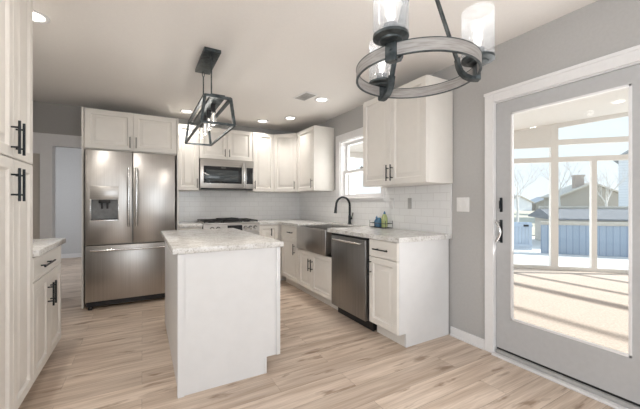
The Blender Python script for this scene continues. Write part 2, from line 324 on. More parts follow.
MB().box(0.030, 0.050, -1.80, -1.74, 1.646, 1.66, 0.003).box(0.034, 0.046, -1.775, -1.765, 1.66, 1.675, 0.002).build('sash_lock', M['nickel'], lo)

# patio door
door = struct('door_1', MB().box(-0.020, -0.001, -3.563, -3.489, 0, 2.071, 0.004).box(-0.020, -0.001, -5.48, -5.40, 0, 2.071, 0.004).box(-0.020, -0.001, -5.40, -3.563, 1.992, 2.071, 0.004)
    .box(-0.027, -0.001, -5.485, -3.484, 2.055, 2.079, 0.004), M['trim'])
MB().box(-0.001, 0.12, -3.567, -3.556, 0, 1.994).box(-0.001, 0.12, -5.399, -5.385, 0, 1.994).box(-0.001, 0.12, -5.385, -3.567, 1.984, 1.994).build('door_frame', M['trim'], door, False)
MB().box(-0.050, -0.006, -5.38, -3.564, 0.001, 0.017, 0.004).build('sill_strip', M['trim'], door)
MB().box(-0.005, 0.12, -5.38, -3.570, 0.001, 0.040, 0.003).build('door_threshold', M['greyplate'], door, label='grey metal threshold')
MB().box(0.016, 0.11, -5.38, -3.570, 0.0405, 0.058).build('gap_shade_strip', M['blackplastic'], door, label='dark strip standing in for the shaded door gap')  # dark strip draws the shaded gap under the door slab
def leaf(y0, y1, x0, x1, gl):
    z0, z1, g0, g1 = 0.059, 1.982, 0.305, 1.882
    d = MB().box(x0, x1, y0, gl[0], z0, z1).box(x0, x1, gl[1], y1, z0, z1).box(x0, x1, gl[0], gl[1], z0, g0).box(x0, x1, gl[0], gl[1], g1, z1)
    o = d.build('door_slab', M['doorpaint'], door, False)
    b = MB(); w = 0.016; xa, xb = x0-0.005, x0+0.012
    b.box(xa, xb, gl[0], gl[0]+w, g0, g1, 0.003).box(xa, xb, gl[1]-w, gl[1], g0, g1, 0.003).box(xa, xb, gl[0], gl[1], g0, g0+w, 0.003).box(xa, xb, gl[0], gl[1], g1-w, g1, 0.003)
    b.build('glass_bead', M['trim'], o)
    MB().box((x0+x1)/2-0.004, (x0+x1)/2+0.004, gl[0], gl[1], g0, g1).build('door_pane', M['doorpane'], o, False)
    return o
sl = leaf(-4.486, -3.570, 0.006, 0.046, (-4.366, -3.683)); leaf(-5.384, -4.44, 0.060, 0.100, (-5.264, -4.56))
MB().box(0.000, 0.008, -3.622, -3.600, 1.125, 1.238, 0.004).box(-0.016, 0.0, -3.618, -3.604, 1.150, 1.215, 0.004).build('door_latch', M['black'], sl, label='black latch plate')
hb = MB().box(0.0, 0.008, -3.622, -3.598, 0.885, 1.065, 0.004)
hb.build('handle_plate', M['black'], sl)
hp = MB().tube([(0.002, -3.600, 0.895), (-0.030, -3.600, 0.897)]+[(-0.040, -3.598-0.030*math.sin(PI*i/12), 0.900+0.145*i/12) for i in range(13)]+[(-0.030, -3.600, 1.048), (0.002, -3.600, 1.050)], 0.010, 12)
hp.build('pull_handle', M['chrome'], sl, label='curved silver pull handle')

# ------------------------------------------------------------------ sunroom behind the glass door
U = Vector((0.684, -0.7295, 0)); N = Vector((0.7295, 0.684, 0)); P1 = Vector((3.66, -1.65, 0))
def dg(s, off=0.0, z=0.0): p = P1+U*s+N*off; return (p.x, p.y, z)
def ceilz(x, y): return 2.55+0.12*((x-3.66)*U.x+(y+1.65)*U.y)
struct('floor_sunroom', MB().prism([(0.15, 0.10), (0.15, -8.0), (5.45, -8.0), (5.45, -3.36), (2.09, 0.10)], -0.12, -0.02), M['carpet'])
cs = MB(); base = [(0.15, 0.30), (0.15, -8.1), (5.6, -8.1), (5.6, -3.2), (2.2, 0.30)]
cs.add([(x, y, ceilz(x, y)) for x, y in base]+[(x, y, ceilz(x, y)+0.12) for x, y in base], [[4, 3, 2, 1, 0], [5, 6, 7, 8, 9]]+[[i, (i+1) % 5, 5+(i+1) % 5, 5+i] for i in range(5)])
struct('ceiling_sunroom', cs, M['cream'])
def dslab(mb, s0, s1, z0, z1, th=0.09):   # a piece of the slanting window wall; z0, z1 may be pairs (sloping edges)
    za, zb = z1 if isinstance(z1, tuple) else (z1, z1); ya, yb = z0 if isinstance(z0, tuple) else (z0, z0)
    a, b, c, d = dg(s0, -th/2), dg(s1, -th/2), dg(s1, th/2), dg(s0, th/2)
    vs = [(*a[:2], ya), (*b[:2], yb), (*c[:2], yb), (*d[:2], ya), (*a[:2], za), (*b[:2], zb), (*c[:2], zb), (*d[:2], za)]
    mb.add(vs, [[3, 2, 1, 0], [4, 5, 6, 7], [0, 1, 5, 4], [1, 2, 6, 5], [2, 3, 7, 6], [3, 0, 4, 7]])
def cz(s): p = dg(s); return ceilz(p[0], p[1])+0.01
SA, SB, SE = 0.62, 0.735, 2.35
sw = MB()
dslab(sw, SA, SB, -0.02, (cz(SA), cz(SB)), 0.10)                               # corner post
dslab(sw, -2.28, SA, 2.215, (cz(-2.28), cz(SA)))                               # wall over the left transoms
dslab(sw, SB, SE, 2.25, 2.345); dslab(sw, SB, SE, (cz(SB)-0.09, cz(SE)-0.07), (cz(SB), cz(SE)))
dslab(sw, -2.28, SE, 1.94, 2.03)
dslab(sw, -2.28, SE, -0.02, 0.045)
dslab(sw, -2.28, -2.16, -0.02, (cz(-2.28), cz(-2.16)))
for s_ in (-1.36, -0.55): dslab(sw, s_-0.03, s_+0.03, 0.045, 2.215, 0.07)
dslab(sw, 1.235, 1.315, 0.045, 1.94, 0.08)
dslab(sw, 2.26, SE, -0.02, (cz(2.26), cz(SE)))
# unseen front wall of the sunroom: rails set to cast floor shadow bars, wide openings
XF = 5.26
for (z0, z1) in ((-0.02, 0.05), (0.745, 0.775), (1.25, 1.285), (1.66, 1.755), (2.36, 2.40)): sw.box(XF, XF+0.06, -8.0, -3.36, z0, z1)
sw.add([(XF, -3.3, ceilz(XF, -3.3)-0.05), (XF, -8, ceilz(XF, -8)-0.05), (XF+0.07, -8, ceilz(XF, -8)-0.05), (XF+0.07, -3.3, ceilz(XF, -3.3)-0.05),
        (XF, -3.3, ceilz(XF, -3.3)+0.02), (XF, -8, ceilz(XF, -8)+0.02), (XF+0.07, -8, ceilz(XF, -8)+0.02), (XF+0.07, -3.3, ceilz(XF, -3.3)+0.02)],
       [[3, 2, 1, 0], [4, 5, 6, 7], [0, 1, 5, 4], [1, 2, 6, 5], [2, 3, 7, 6], [3, 0, 4, 7]])
sw.box(XF, XF+0.08, -8.05, -7.95, -0.02, ceilz(XF, -8.0))
# end walls: by the kitchen window (cream panel, then glass) and far behind
sw.box(0.15, 0.27, 0.03, 0.12, -0.02, 2.16).box(0.27, 2.12, 0.03, 0.12, -0.02, 0.35).box(0.27, 2.12, 0.03, 0.12, 2.10, 2.36).box(0.15, XF, -8.1, -8.0, -0.02, 2.9)
struct('wall_sunroom', sw, M['cream'])
gp = MB()
for (a, b, z0, z1) in ((-2.16, -1.39, 0.045, 1.94), (-1.33, -0.58, 0.045, 1.94), (-0.52, SA, 0.045, 1.94), (SB, 1.235, 0.045, 1.94), (1.315, 2.26, 0.045, 1.94), (-2.16, SA, 2.03, 2.215), (SB, 2.26, 2.03, 2.25), (SB, 2.26, 2.345, (cz(SB)-0.09, cz(2.26)-0.075))):
    dslab(gp, a, b, z0, z1, 0.008)
struct('window_5', gp, M['pane'])

struct('wall_wing', MB().box(0.2, 3.03, 2.5, 2.62, -0.35, 3.2), M['cream'])
# ------------------------------------------------------------------ outdoors
struct('ground', MB().box(-60, 120, -90, 120, -0.55, -0.35), M['ground'])
struct('ground_lawn', MB().box(13.5, 110, -40, 110, -0.349, -0.30), M['wintergrass'])
fdir = Vector((9.672-8.274, -1.574-0.039, 0)).normalized(); fang = math.atan2(fdir.y, fdir.x)
fence = thing('board_fence', 'blue vertical board fence with tan cap rail beyond the sunroom windows', 'fence', (8.274, 0.039, -0.35), fang)
MB().box(0, 6.0, -0.03, 0.03, 0, 0.88).build('board_panel', M['bluewood'], fence, False)
MB().box(-0.02, 6.02, -0.07, 0.07, 0.88, 0.98, 0.01).build('cap_rail', M['tan'], fence)
for i in range(4): MB().box(0.1+i*1.9, 0.2+i*1.9, 0.031, 0.12, 0, 0.88).build('post', M['bluewood'], fence, False)
gate = thing('garden_gate', 'pale blue garden gate left of the blue board fence', 'gate', (8.09, 0.69, -0.35), fang)
gm = MB()
for i in range(8): gm.box(-0.31+i*0.095, -0.225+i*0.095, -0.02, 0.02, 0.03, 0.93, 0.004)
gm.build('gate_boards', M['gatepaint'], gate); [MB().box(-0.32, 0.45, -0.05, -0.021, z_, z_+0.08).build('gate_rail', M['gatepaint'], gate) for z_ in (0.15, 0.78)]
MB().box(0.2, 0.34, -0.075, -0.051, 0.79, 0.85, 0.005).build('gate_latch', M['black'], gate)
def house(name, label, cat, loc, rz, w, d, h, rh, wall, roof, chimney=None, wins=()):
    t = thing(name, label, cat, loc, rz)
    b = MB(); b.add([(0, 0, 0), (w, 0, 0), (w, d, 0), (0, d, 0), (0, 0, h), (w, 0, h), (w, d, h), (0, d, h), (w/2, 0, h+rh), (w/2, d, h+rh)],
        [[3, 2, 1, 0], [0, 1, 5, 8, 4], [2, 3, 7, 9, 6], [0, 4, 7, 3], [1, 2, 6, 5], [4, 8, 9, 7], [5, 6, 9, 8]])
    b.build('wall', wall, t, False)
    r = MB(); o = 0.3; e = rh*o/(w/2)
    for sgn in (0, 1):
        xa, xb = (-o, w/2) if not sgn else (w+o, w/2)
        r.add([(xa, -o, h-e+0.02), (xb, -o, h+rh+0.02), (xb, d+o, h+rh+0.02), (xa, d+o, h-e+0.02), (xa, -o, h-e+0.2), (xb, -o, h+rh+0.2), (xb, d+o, h+rh+0.2), (xa, d+o, h-e+0.2)],
              [[3, 2, 1, 0], [4, 5, 6, 7], [0, 1, 5, 4], [1, 2, 6, 5], [2, 3, 7, 6], [3, 0, 4, 7]])
    ro = r.build('roof', roof, t, False)
    if chimney:
        cx, cy, cw, ch = chimney
        MB().box(cx, cx+cw, cy, cy+cw, h, ch).box(cx-0.08, cx+cw+0.08, cy-0.08, cy+cw+0.08, ch, ch+0.18).build('chimney', M['brickred'], t, False)
    for (x0, x1, z0, z1) in wins: 
        f = MB().box(x0, x1, -0.06, 0.0, z0, z1).build('window', M['trim'], t, False)
        MB().box(x0+0.08, x1-0.08, -0.075, -0.061, z0+0.08, z1-0.08).build('pane', M['blackglass'], f, False)
    return t
house('house', 'tan neighbouring house with a brick chimney on its gable roof', 'house', (41.9, 13.9, -0.35), -0.80, 6.6, 5, 2.3, 1.5, M['housetan'], M['tan'], (1.9, 0.8, 0.9, 4.8), [])
house('house', 'tall white sided house at the right edge of the door glass', 'house', (31.7, 5.4, -0.35), -1.36, 6.5, 8, 5.2, 2.2, M['housewhite'], M['roofgrey'], None, [(2.2, 3.2, 3.0, 4.4), (4.2, 5.2, 3.0, 4.4)])
house('house', 'small distant pale house farthest left through the door glass', 'house', (57.5, 29.5, -0.35), -0.5, 5, 6, 1.6, 1.2, M['housewhite'], M['tan'])
house('house', 'small distant tan house behind the pale blue gate', 'house', (63.0, 27.0, -0.35), -0.8, 5, 6, 1.5, 1.1, M['housetan'], M['roofgrey'])
shed = thing('shed', 'low shed with long grey shingle roof behind the blue fence', 'shed', (10.0, 0.27, -0.35), fang)
MB().box(0, 5.2, 0.2, 2.8, 0, 1.00).build('wall', M['tan'], shed, False)
sr = MB(); sr.add([(-0.2, 0.0, 1.01), (5.4, 0.0, 1.01), (5.4, 1.5, 1.34), (-0.2, 1.5, 1.34), (5.4, 3.0, 1.01), (-0.2, 3.0, 1.01), (-0.2, 0, 0.96), (5.4, 0, 0.96), (5.4, 3, 0.96), (-0.2, 3, 0.96)],
    [[0, 1, 2, 3], [3, 2, 4, 5], [6, 9, 8, 7], [0, 6, 7, 1], [5, 4, 8, 9], [0, 3, 5, 9, 6], [1, 7, 8, 4, 2]])
sr.build('roof', M['shedroof'], shed, False)
MB().box(-0.2, 5.4, 1.42, 1.58, 1.30, 1.42, 0.01).build('ridge_cap', M['tan'], shed)
def tree(label, loc, hgt, seed):
    rnd = random.Random(seed); t = thing('bare_tree', label, 'tree', loc, 0, 'bare trees outdoors')
    tk = MB(); br = MB(); tk.tube([(0, 0, 0), (0.05, 0, hgt*0.2), (0, 0.04, hgt*0.38)], 0.09, 8, r1=0.06)
    def grow(p, d, L, r, k):
        q = p+d*L*0.5+Vector((rnd.uniform(-.08, .08), rnd.uniform(-.08, .08), rnd.uniform(0, .1)))*L; e = q+d*L*0.5
        br.tube([p, q, e], r, 5, r1=r*0.55)
        if k == 0: return
        for i in range(3 if k > 1 else 4):
            nd = (d+Vector((rnd.uniform(-.85, .85), rnd.uniform(-.85, .85), rnd.uniform(-.1, .6)))).normalized()
            grow(e if i < 2 else q, nd, L*rnd.uniform(.58, .78), r*0.55, k-1)
    for i in range(5):
        a = i*1.257+rnd.uniform(-.3, .3); grow(Vector((0, 0.03, hgt*(0.30+0.02*i))), Vector((math.cos(a)*.7, math.sin(a)*.7, 1)).normalized(), hgt*0.2, 0.032, 3)
    tk.build('trunk', M['bark'], t); br.build('branches', M['bark'], t)
tree('bare tree in the left pane of the sunroom, over the distant small houses', (20.6, 7.4, -0.35), 5.4, 3)
tree('bare tree left of the brick chimney', (27.0, 7.6, -0.35), 6.6, 8)
tree('bare tree between the brick chimney and the tall white house', (23.3, 3.4, -0.35), 4.6, 21)

# ================================================================== CABINETS
def handle(parent, x, z, L, vert, mat=None, yf=-0.020, r=0.006, out=0.032):
    m = MB()
    if vert: m.cyl((x, yf-out, z-L/2), (x, yf-out, z+L/2), r, 12); ps = ((x, z-L*0.30), (x, z+L*0.30))
    else: m.cyl((x-L/2, yf-out, z), (x+L/2, yf-out, z), r, 12); ps = ((x-L*0.30, z), (x+L*0.30, z))
    for px, pz in ps: m.cyl((px, yf-0.0005, pz), (px, yf-out, pz), r*0.8, 10)
    return m.build('handle', mat or M['black'], parent)
def cabinet(name, label, cat, loc, rz, w, d, z0, z1, fronts, toe=0.0, mat=None, hmat=None, group=None, notch=0.075, open_top=False):
    """local x runs left to right seen from the front, carcass front at y=0, doors stand in front of it"""
    mat = mat or M['cab']; t = thing(name, label, cat, loc, rz, group)
    if open_top:
        b = MB().box(0, 0.018, 0, d, z0, z1).box(w-0.018, w, 0, d, z0, z1).box(0.018, w-0.018, 0, d, z0, z0+0.018).box(0.018, w-0.018, d-0.012, d, z0+0.018, z1).box(0.018, w-0.018, 0, 0.018, z0+0.018, 0.59)
    else: b = MB().box(0, w, 0, d, z0, z1, 0.0015)
    b.build('body', mat, t)
    if toe: MB().box(0, w, notch, d, 0, toe-0.0005).build('toe_kick', mat, t)
    for f in fronts:
        kind, x0, x1, a, b_, hd = f
        p = MB().panel(x0, x1, a, b_, -0.020, 0.0195, raised=(kind == 'door')).build(kind, mat, t)
        if hd: handle(p, *hd, mat=hmat)
    return t
NK = M['nickel']
# --- over the refrigerator, with the tall end panels
c = cabinet('wall_cabinet', 'two-door cream cabinet directly over the refrigerator, between tall end panels', 'cabinet', (-3.018, -0.61, 0), 0, 0.968, 0.60, 1.815, 2.286,
    [('door', 0.010, 0.482, 1.825, 2.276, (0.452, 1.92, 0.13, True)), ('door', 0.486, 0.958, 1.825, 2.276, (0.516, 1.92, 0.13, True))], hmat=NK)
MB().box(-0.019, -0.0005, -0.02, 0.60, 0.001, 2.286).build('end_panel', M['cab'], c, False); MB().box(0.9685, 0.987, -0.02, 0.60, 0.001, 2.286).build('end_panel', M['cab'], c, False)
UB, UT = 1.372, 2.286
cabinet('wall_cabinet', 'narrow one-door cream wall cabinet between refrigerator and microwave', 'cabinet', (-2.029, -0.325, 0), 0, 0.292, 0.315, UB, UT, [('door', 0.003, 0.289, UB+0.003, UT-0.003, (0.262, UB+0.10, 0.13, True))], hmat=NK)
cabinet('wall_cabinet', 'short two-door cream wall cabinet above the microwave', 'cabinet', (-1.735, -0.325, 0), 0, 0.770, 0.315, 1.832, UT,
    [('door', 0.003, 0.3835, 1.835, UT-0.003, (0.3535, 1.925, 0.11, True)), ('door', 0.3865, 0.767, 1.835, UT-0.003, (0.4165, 1.925, 0.11, True))], hmat=NK)
cabinet('wall_cabinet', 'narrow one-door cream wall cabinet just right of the microwave', 'cabinet', (-0.963, -0.325, 0), 0, 0.350, 0.315, UB, UT, [('door', 0.003, 0.347, UB+0.003, UT-0.003, (0.030, UB+0.10, 0.13, True))], hmat=NK)
# diagonal corner cabinet
dc = thing('wall_cabinet', 'diagonal corner wall cabinet with one cream door', 'cabinet', (-0.611, -0.325, 0), -PI/4)
R_ = Matrix.Rotation(PI/4, 4, 'Z')
def loc2(px, py): v = R_ @ Vector((px+0.611, py+0.325, 0)); return (v.x, v.y)
MB().prism([loc2(*q) for q in ((-0.611, -0.325), (-0.325, -0.611), (-0.010, -0.611), (-0.010, -0.010), (-0.611, -0.010))], UB, UT).build('body', M['cab'], dc, False)
dp = MB().panel(0.012, 0.392, UB+0.003, UT-0.003, -0.020, 0.0195).build('door', M['cab'], dc); handle(dp, 0.362, UB+0.10, 0.13, True, NK)
cabinet('wall_cabinet', 'one-door cream wall cabinet left of the window, its wide side facing the room', 'cabinet', (-0.325, -0.613, 0), -PI/2, 0.565, 0.315, UB, UT, [('door', 0.020, 0.562, UB+0.003, UT-0.003, (0.525, UB+0.10, 0.13, True))], hmat=NK)
cabinet('wall_cabinet', 'large two-door cream wall cabinet right of the window, behind the round chandelier', 'cabinet', (-0.325, -2.298, 0), -PI/2, 0.884, 0.315, UB, UT,
    [('door', 0.003, 0.4395, UB+0.003, UT-0.003, (0.412, UB+0.115, 0.155, True)), ('door', 0.4425, 0.879, UB+0.003, UT-0.003, (0.470, UB+0.115, 0.155, True))])
# --- base cabinets along the back wall
BZ, BT = 0.114, 0.874
cabinet('base_cabinet', 'narrow base cabinet between refrigerator and gas range', 'cabinet', (-2.029, -0.61, 0), 0, 0.290, 0.60, BZ, BT, [('drawer', 0.003, 0.287, 0.720, 0.868, (0.145, 0.794, 0.13, False)), ('door', 0.003, 0.287, 0.118, 0.714, (0.25, 0.60, 0.13, True))], toe=BZ)
cabinet('base_cabinet', 'corner base cabinet with one narrow door, just right of the gas range', 'cabinet', (-0.960, -0.61, 0), 0, 0.948, 0.60, BZ, BT, [('door', 0.003, 0.300, 0.118, 0.868, (0.185, 0.765, 0.11, True))], toe=BZ)
# --- base run along the right wall
XR = -0.615
cabinet('base_cabinet', 'base cabinet with drawer over one door, left of the sink', 'cabinet', (XR, -0.640, 0), -PI/2, 0.640, 0.600, BZ, BT,
    [('drawer', 0.060, 0.637, 0.720, 0.868, (0.410, 0.785, 0.15, False)), ('door', 0.060, 0.637, 0.118, 0.714, (0.535, 0.565, 0.15, True))], toe=BZ)
cabinet('base_cabinet', 'two-door base cabinet under the steel apron sink', 'cabinet', (XR, -1.282, 0), -PI/2, 0.845, 0.600, BZ, BT,
    [('door', 0.003, 0.367, 0.118, 0.595, (0.335, 0.435, 0.15, True)), ('door', 0.370, 0.842, 0.118, 0.595, (0.402, 0.435, 0.15, True))], toe=BZ, open_top=True)
ec = cabinet('base_cabinet', 'end base cabinet with drawer over one door, right of the dishwasher', 'cabinet', (XR, -2.772, 0), -PI/2, 0.351, 0.600, BZ, BT,
    [('drawer', 0.003, 0.366, 0.718, 0.868, (0.184, 0.790, 0.19, False)), ('door', 0.003, 0.366, 0.118, 0.712, (0.032, 0.62, 0.15, True))], toe=BZ)
MB().prism([(0.3515, 0), (0.370, 0), (0.370, 0.6), (0.3515, 0.6)], BZ, BT).prism([(0.3515, 0.075), (0.370, 0.075), (0.370, 0.6), (0.3515, 0.6)], 0.0, BZ).build('end_panel', M['island'], ec, False)
# --- left side of the room: low cabinet and tall pantry
XL = -3.022
cabinet('base_cabinet', 'base cabinet with one wide drawer over two doors, beside the tall pantry', 'cabinet', (XL, -2.588, 0), PI/2, 0.746, 0.595, BZ, BT,
    [('drawer', 0.003, 0.743, 0.720, 0.868, (0.237, 0.797, 0.26, False)), ('door', 0.003, 0.3575, 0.118, 0.714, (0.324, 0.57, 0.16, True)), ('door', 0.3605, 0.743, 0.118, 0.714, (0.393, 0.57, 0.16, True))], toe=BZ)
cabinet('pantry_cabinet', 'floor-to-ceiling white pantry cabinet with four doors at the left edge', 'cabinet', (XL, -3.248, 0), PI/2, 0.656, 0.595, BZ, 2.435,
    [('door', 0.003, 0.3265, 0.118, 1.418, (0.294, 1.287, 0.165, True)), ('door', 0.3295, 0.653, 0.118, 1.418, (0.362, 1.287, 0.165, True)),
     ('door', 0.003, 0.3265, 1.424, 2.425, (0.294, 1.523, 0.165, True)), ('door', 0.3295, 0.653, 1.424, 2.425, (0.362, 1.523, 0.165, True))], toe=BZ)

# --- island
isl = thing('kitchen_island', 'white paneled kitchen island with grey speckled granite top', 'island', (-1.905, -2.25, 0))
def il(x): return x+1.905
def jl(y): return y+2.25
MB().box(il(-2.232), il(-1.592), jl(-2.925), jl(-1.70), 0.114, 0.881).build('body', M['island'], isl, False)
MB().box(il(-2.232), il(-1.680), jl(-2.90), jl(-1.70), 0, 0.1135).build('toe_kick', M['island'], isl, False)
ip = MB(); ip.prism([(il(-2.240), 0), (il(-1.676), 0), (il(-1.676), 0.114), (il(-1.577), 0.114), (il(-1.577), 0.881), (il(-2.240), 0.881)], 0, 0.018,
    Matrix(((1, 0, 0, 0), (0, 0, -1, jl(-2.9255)), (0, 1, 0, 0), (0, 0, 0, 1))))
ip.build('end_panel', M['island'], isl, False)
MB().box(il(-2.2405), il(-2.2325), jl(-2.925), jl(-1.70), 0, 0.881).build('side_panel', M['island'], isl, False)
MB().prism([(il(-2.250), jl(-2.9545)), (il(-2.212), jl(-2.9545)), (il(-2.212), jl(-2.944)), (il(-2.241), jl(-2.944)), (il(-2.241), jl(-2.915)), (il(-2.250), jl(-2.915))], 0.001, 0.880).build('corner_trim', M['island'], isl, False)
MB().box(il(-1.692), il(-1.677), jl(-2.9495), jl(-2.944), 0.001, 0.11, 0.002).build('corner_trim', M['island'], isl)
MB().box(il(-1.606), il(-1.577), jl(-2.9535), jl(-2.944), 0.114, 0.880, 0.002).build('corner_trim', M['island'], isl)
MB().box(il(-2.2405), il(-2.215), jl(-1.699), jl(-1.555), 0, 0.881).build('bracket_panel', M['island'], isl, False)
MB().box(il(-1.63), il(-1.605), jl(-1.699), jl(-1.555), 0, 0.881).build('bracket_panel', M['island'], isl, False)
for k in range(3):
    y0 = -2.93+k*0.41+0.006; m = Matrix(((0, -1, 0, il(-1.5915)), (1, 0, 0, jl(y0)), (0, 0, 1, 0), (0, 0, 0, 1)))
    d_ = MB().panel(0, 0.402, 0.118, 0.714, -0.0195, 0.0195); d_.v = [tuple(m @ Vector(v)) for v in d_.v]; dd = d_.build('door', M['island'], isl)
    h_ = MB().cyl((0.37, -0.052, 0.5), (0.37, -0.052, 0.65), 0.006, 10).cyl((0.37, -0.019, 0.53), (0.37, -0.052, 0.53), 0.005, 8).cyl((0.37, -0.019, 0.62), (0.37, -0.052, 0.62), 0.005, 8); h_.v = [tuple(m @ Vector(v)) for v in h_.v]; h_.build('handle', M['black'], dd)
    d_ = MB().panel(0, 0.402, 0.720, 0.868, -0.0195, 0.0195, raised=False); d_.v = [tuple(m @ Vector(v)) for v in d_.v]; dd = d_.build('drawer', M['island'], isl)
    h_ = MB().cyl((0.12, -0.052, 0.795), (0.28, -0.052, 0.795), 0.006, 10).cyl((0.15, -0.019, 0.795), (0.15, -0.052, 0.795), 0.005, 8).cyl((0.25, -0.019, 0.795), (0.25, -0.052, 0.795), 0.005, 8); h_.v = [tuple(m @ Vector(v)) for v in h_.v]; h_.build('handle', M['black'], dd)
CT0, CT1 = 0.875, 0.915
tag(MB().box(-2.278, -1.553, -2.960, -1.530, 0.8815, 0.918, 0.005).build('countertop', M['granite']), 'speckled grey granite top of the kitchen island', 'countertop')
tag(MB().prism([(-0.0095, -0.0095), (-0.958, -0.0095), (-0.958, -0.648), (-0.648, -0.648), (-0.648, -1.295), (-0.125, -1.295), (-0.125, -2.050), (-0.648, -2.050), (-0.648, -3.176), (-0.0095, -3.176)], CT0, CT1).build('countertop', M['granite'], smooth=False),
    'long L-shaped granite countertop around the sink and over the dishwasher', 'countertop')
tag(MB().box(-2.029, -1.736, -0.648, -0.0095, CT0, CT1, 0.004).build('countertop', M['granite']), 'short granite countertop piece between refrigerator and gas range', 'countertop')
tag(MB().box(-3.617, -2.975, -2.586, -1.832, CT0, CT1, 0.004).build('countertop', M['granite']), 'granite countertop on the low cabinet beside the tall pantry', 'countertop')

# ================================================================== APPLIANCES
fr = thing('refrigerator', 'stainless steel french-door refrigerator with in-door ice dispenser', 'refrigerator', (-2.994, -0.77, 0))
FW = 0.914
MB().box(0.004, FW-0.004, 0.065, 0.74, 0.022, 1.782, 0.004).build('body', M['darksteel'], fr)
MB().box(0.01, FW-0.01, 0.05, 0.064, 0.03, 0.085).build('kick_grille', M['blackplastic'], fr, False)
for k in (0.03, FW-0.07): MB().box(k, k+0.04, 0.02, 0.06, 0.001, 0.029, 0.004).build('foot', M['blackplastic'], fr)
def slab(x0, x1, z0, z1, hole=None):
    b = MB()
    if not hole: return b.box(x0, x1, 0, 0.06, z0, z1, 0.008)
    a, c2, e, g = hole
    outer = [(x0, z0), (x1, z0), (x1, z1), (x0, z1)]; inner = [(a, e), (c2, e), (c2, g), (a, g)]
    r = 0.008; vs = [(x, 0.06, z) for x, z in outer]+[(x, r, z) for x, z in outer]
    vs += [(x0+r*.3, r*.3, z0+r*.3), (x1-r*.3, r*.3, z0+r*.3), (x1-r*.3, r*.3, z1-r*.3), (x0+r*.3, r*.3, z1-r*.3)]
    vs += [(x0+r, 0, z0+r), (x1-r, 0, z0+r), (x1-r, 0, z1-r), (x0+r, 0, z1-r)]+[(x, 0, z) for x, z in inner]+[(x, 0.055, z) for x, z in inner]
    fs = [[3, 2, 1, 0]]
    for L in range(5):
        for i in range(4): fs.append([L*4+i, L*4+(i+1) % 4, (L+1)*4+(i+1) % 4, (L+1)*4+i])
    fs.append([20, 21, 22, 23]); return b.add(vs, fs)
hole = (0.058, 0.312, 1.005, 1.235)
ld = slab(0.004, 0.454, 0.728, 1.790, hole).build('door', M['steel'], fr); rd = slab(0.460, FW-0.004, 0.728, 1.790).build('door', M['steel'], fr)
fz = slab(0.004, FW-0.004, 0.092, 0.716).build('freezer_drawer', M['steel'], fr)
def bow(p0, p1, out, r, n=14):
    p0, p1 = Vector(p0), Vector(p1); pts = [p0]
    for i in range(n+1):
        t_ = i/n; pts.append(p0.lerp(p1, t_)+Vector((0, -out*(0.72+0.28*math.sin(PI*t_)), 0)))
    pts.append(p1); return MB().tube(pts, r, 12)
bow((0.418, -0.001, 0.93), (0.418, -0.001, 1.60), 0.055, 0.012).build('handle', M['chrome'], ld); bow((0.496, -0.001, 0.93), (0.496, -0.001, 1.60), 0.055, 0.012).build('handle', M['chrome'], rd)
bow((0.06, -0.001, 0.665), (FW-0.06, -0.001, 0.665), 0.05, 0.012).build('handle', M['chrome'], fz)
dsp = MB().box(0.050, 0.320, -0.006, 0.0, 1.238, 1.385, 0.004).build('dispenser_panel', M['steelh'], ld)
MB().box(0.059, 0.311, 0.050, 0.0545, 1.006, 1.234).build('dispenser_back', M['darkrecess'], ld, False)
MB().box(0.06, 0.31, 0.004, 0.05, 1.006, 1.016).build('drip_tray', M['blackplastic'], ld, False)
MB().box(0.13, 0.24, 0.008, 0.048, 1.195, 1.233, 0.004).box(0.15, 0.17, 0.02, 0.04, 1.13, 1.195, 0.004).box(0.20, 0.22, 0.02, 0.04, 1.13, 1.195, 0.004).build('spout', M['blackplastic'], ld)
MB().box(0.050, 0.0575, -0.006, 0.0, 1.0, 1.237, 0.002).box(0.3125, 0.320, -0.006, 0, 1.0, 1.237, 0.002).box(0.050, 0.320, -0.006, 0, 0.993, 1.0045, 0.002).build('dispenser_trim', M['chrome'], ld)

mw = thing('microwave_oven', 'stainless over-the-range microwave with black glass door', 'microwave', (-1.733, -0.405, 0))
MWW = 0.766
MB().box(0.002, MWW-0.002, 0.03, 0.392, 1.402, 1.828, 0.003).build('body', M['darksteel'], mw)
MB().box(0.01, MWW-0.01, 0.001, 0.029, 1.390, 1.406, 0.003).build('vent_strip', M['blackplastic'], mw)
dr = MB().box(0.0, 0.640, 0.0, 0.029, 1.408, 1.828, 0.004).build('door', M['steelh'], mw)
gl_ = MB().box(0.045, 0.580, -0.003, -0.0001, 1.478, 1.722, 0.001).build('door_glass', M['blackglass'], dr)
MB().box(0.075, 0.535, -0.005, -0.0032, 1.508, 1.668, 0.0008).build('door_window', M['greyglass'], dr)
MB().box(0.285, 0.350, -0.0045, -0.0032, 1.698, 1.706).build('badge', M['nickel'], dr, False)
MB().box(0.642, MWW, 0.0, 0.029, 1.408, 1.828, 0.004).build('control_panel', M['steelh'], mw)
MB().box(0.655, MWW-0.012, -0.003, -0.0001, 1.478, 1.722, 0.001).build('keypad', M['blackglass'], mw)
bow((0.612, -0.001, 1.450), (0.612, -0.001, 1.775), 0.045, 0.014).build('handle', M['chrome'], dr)

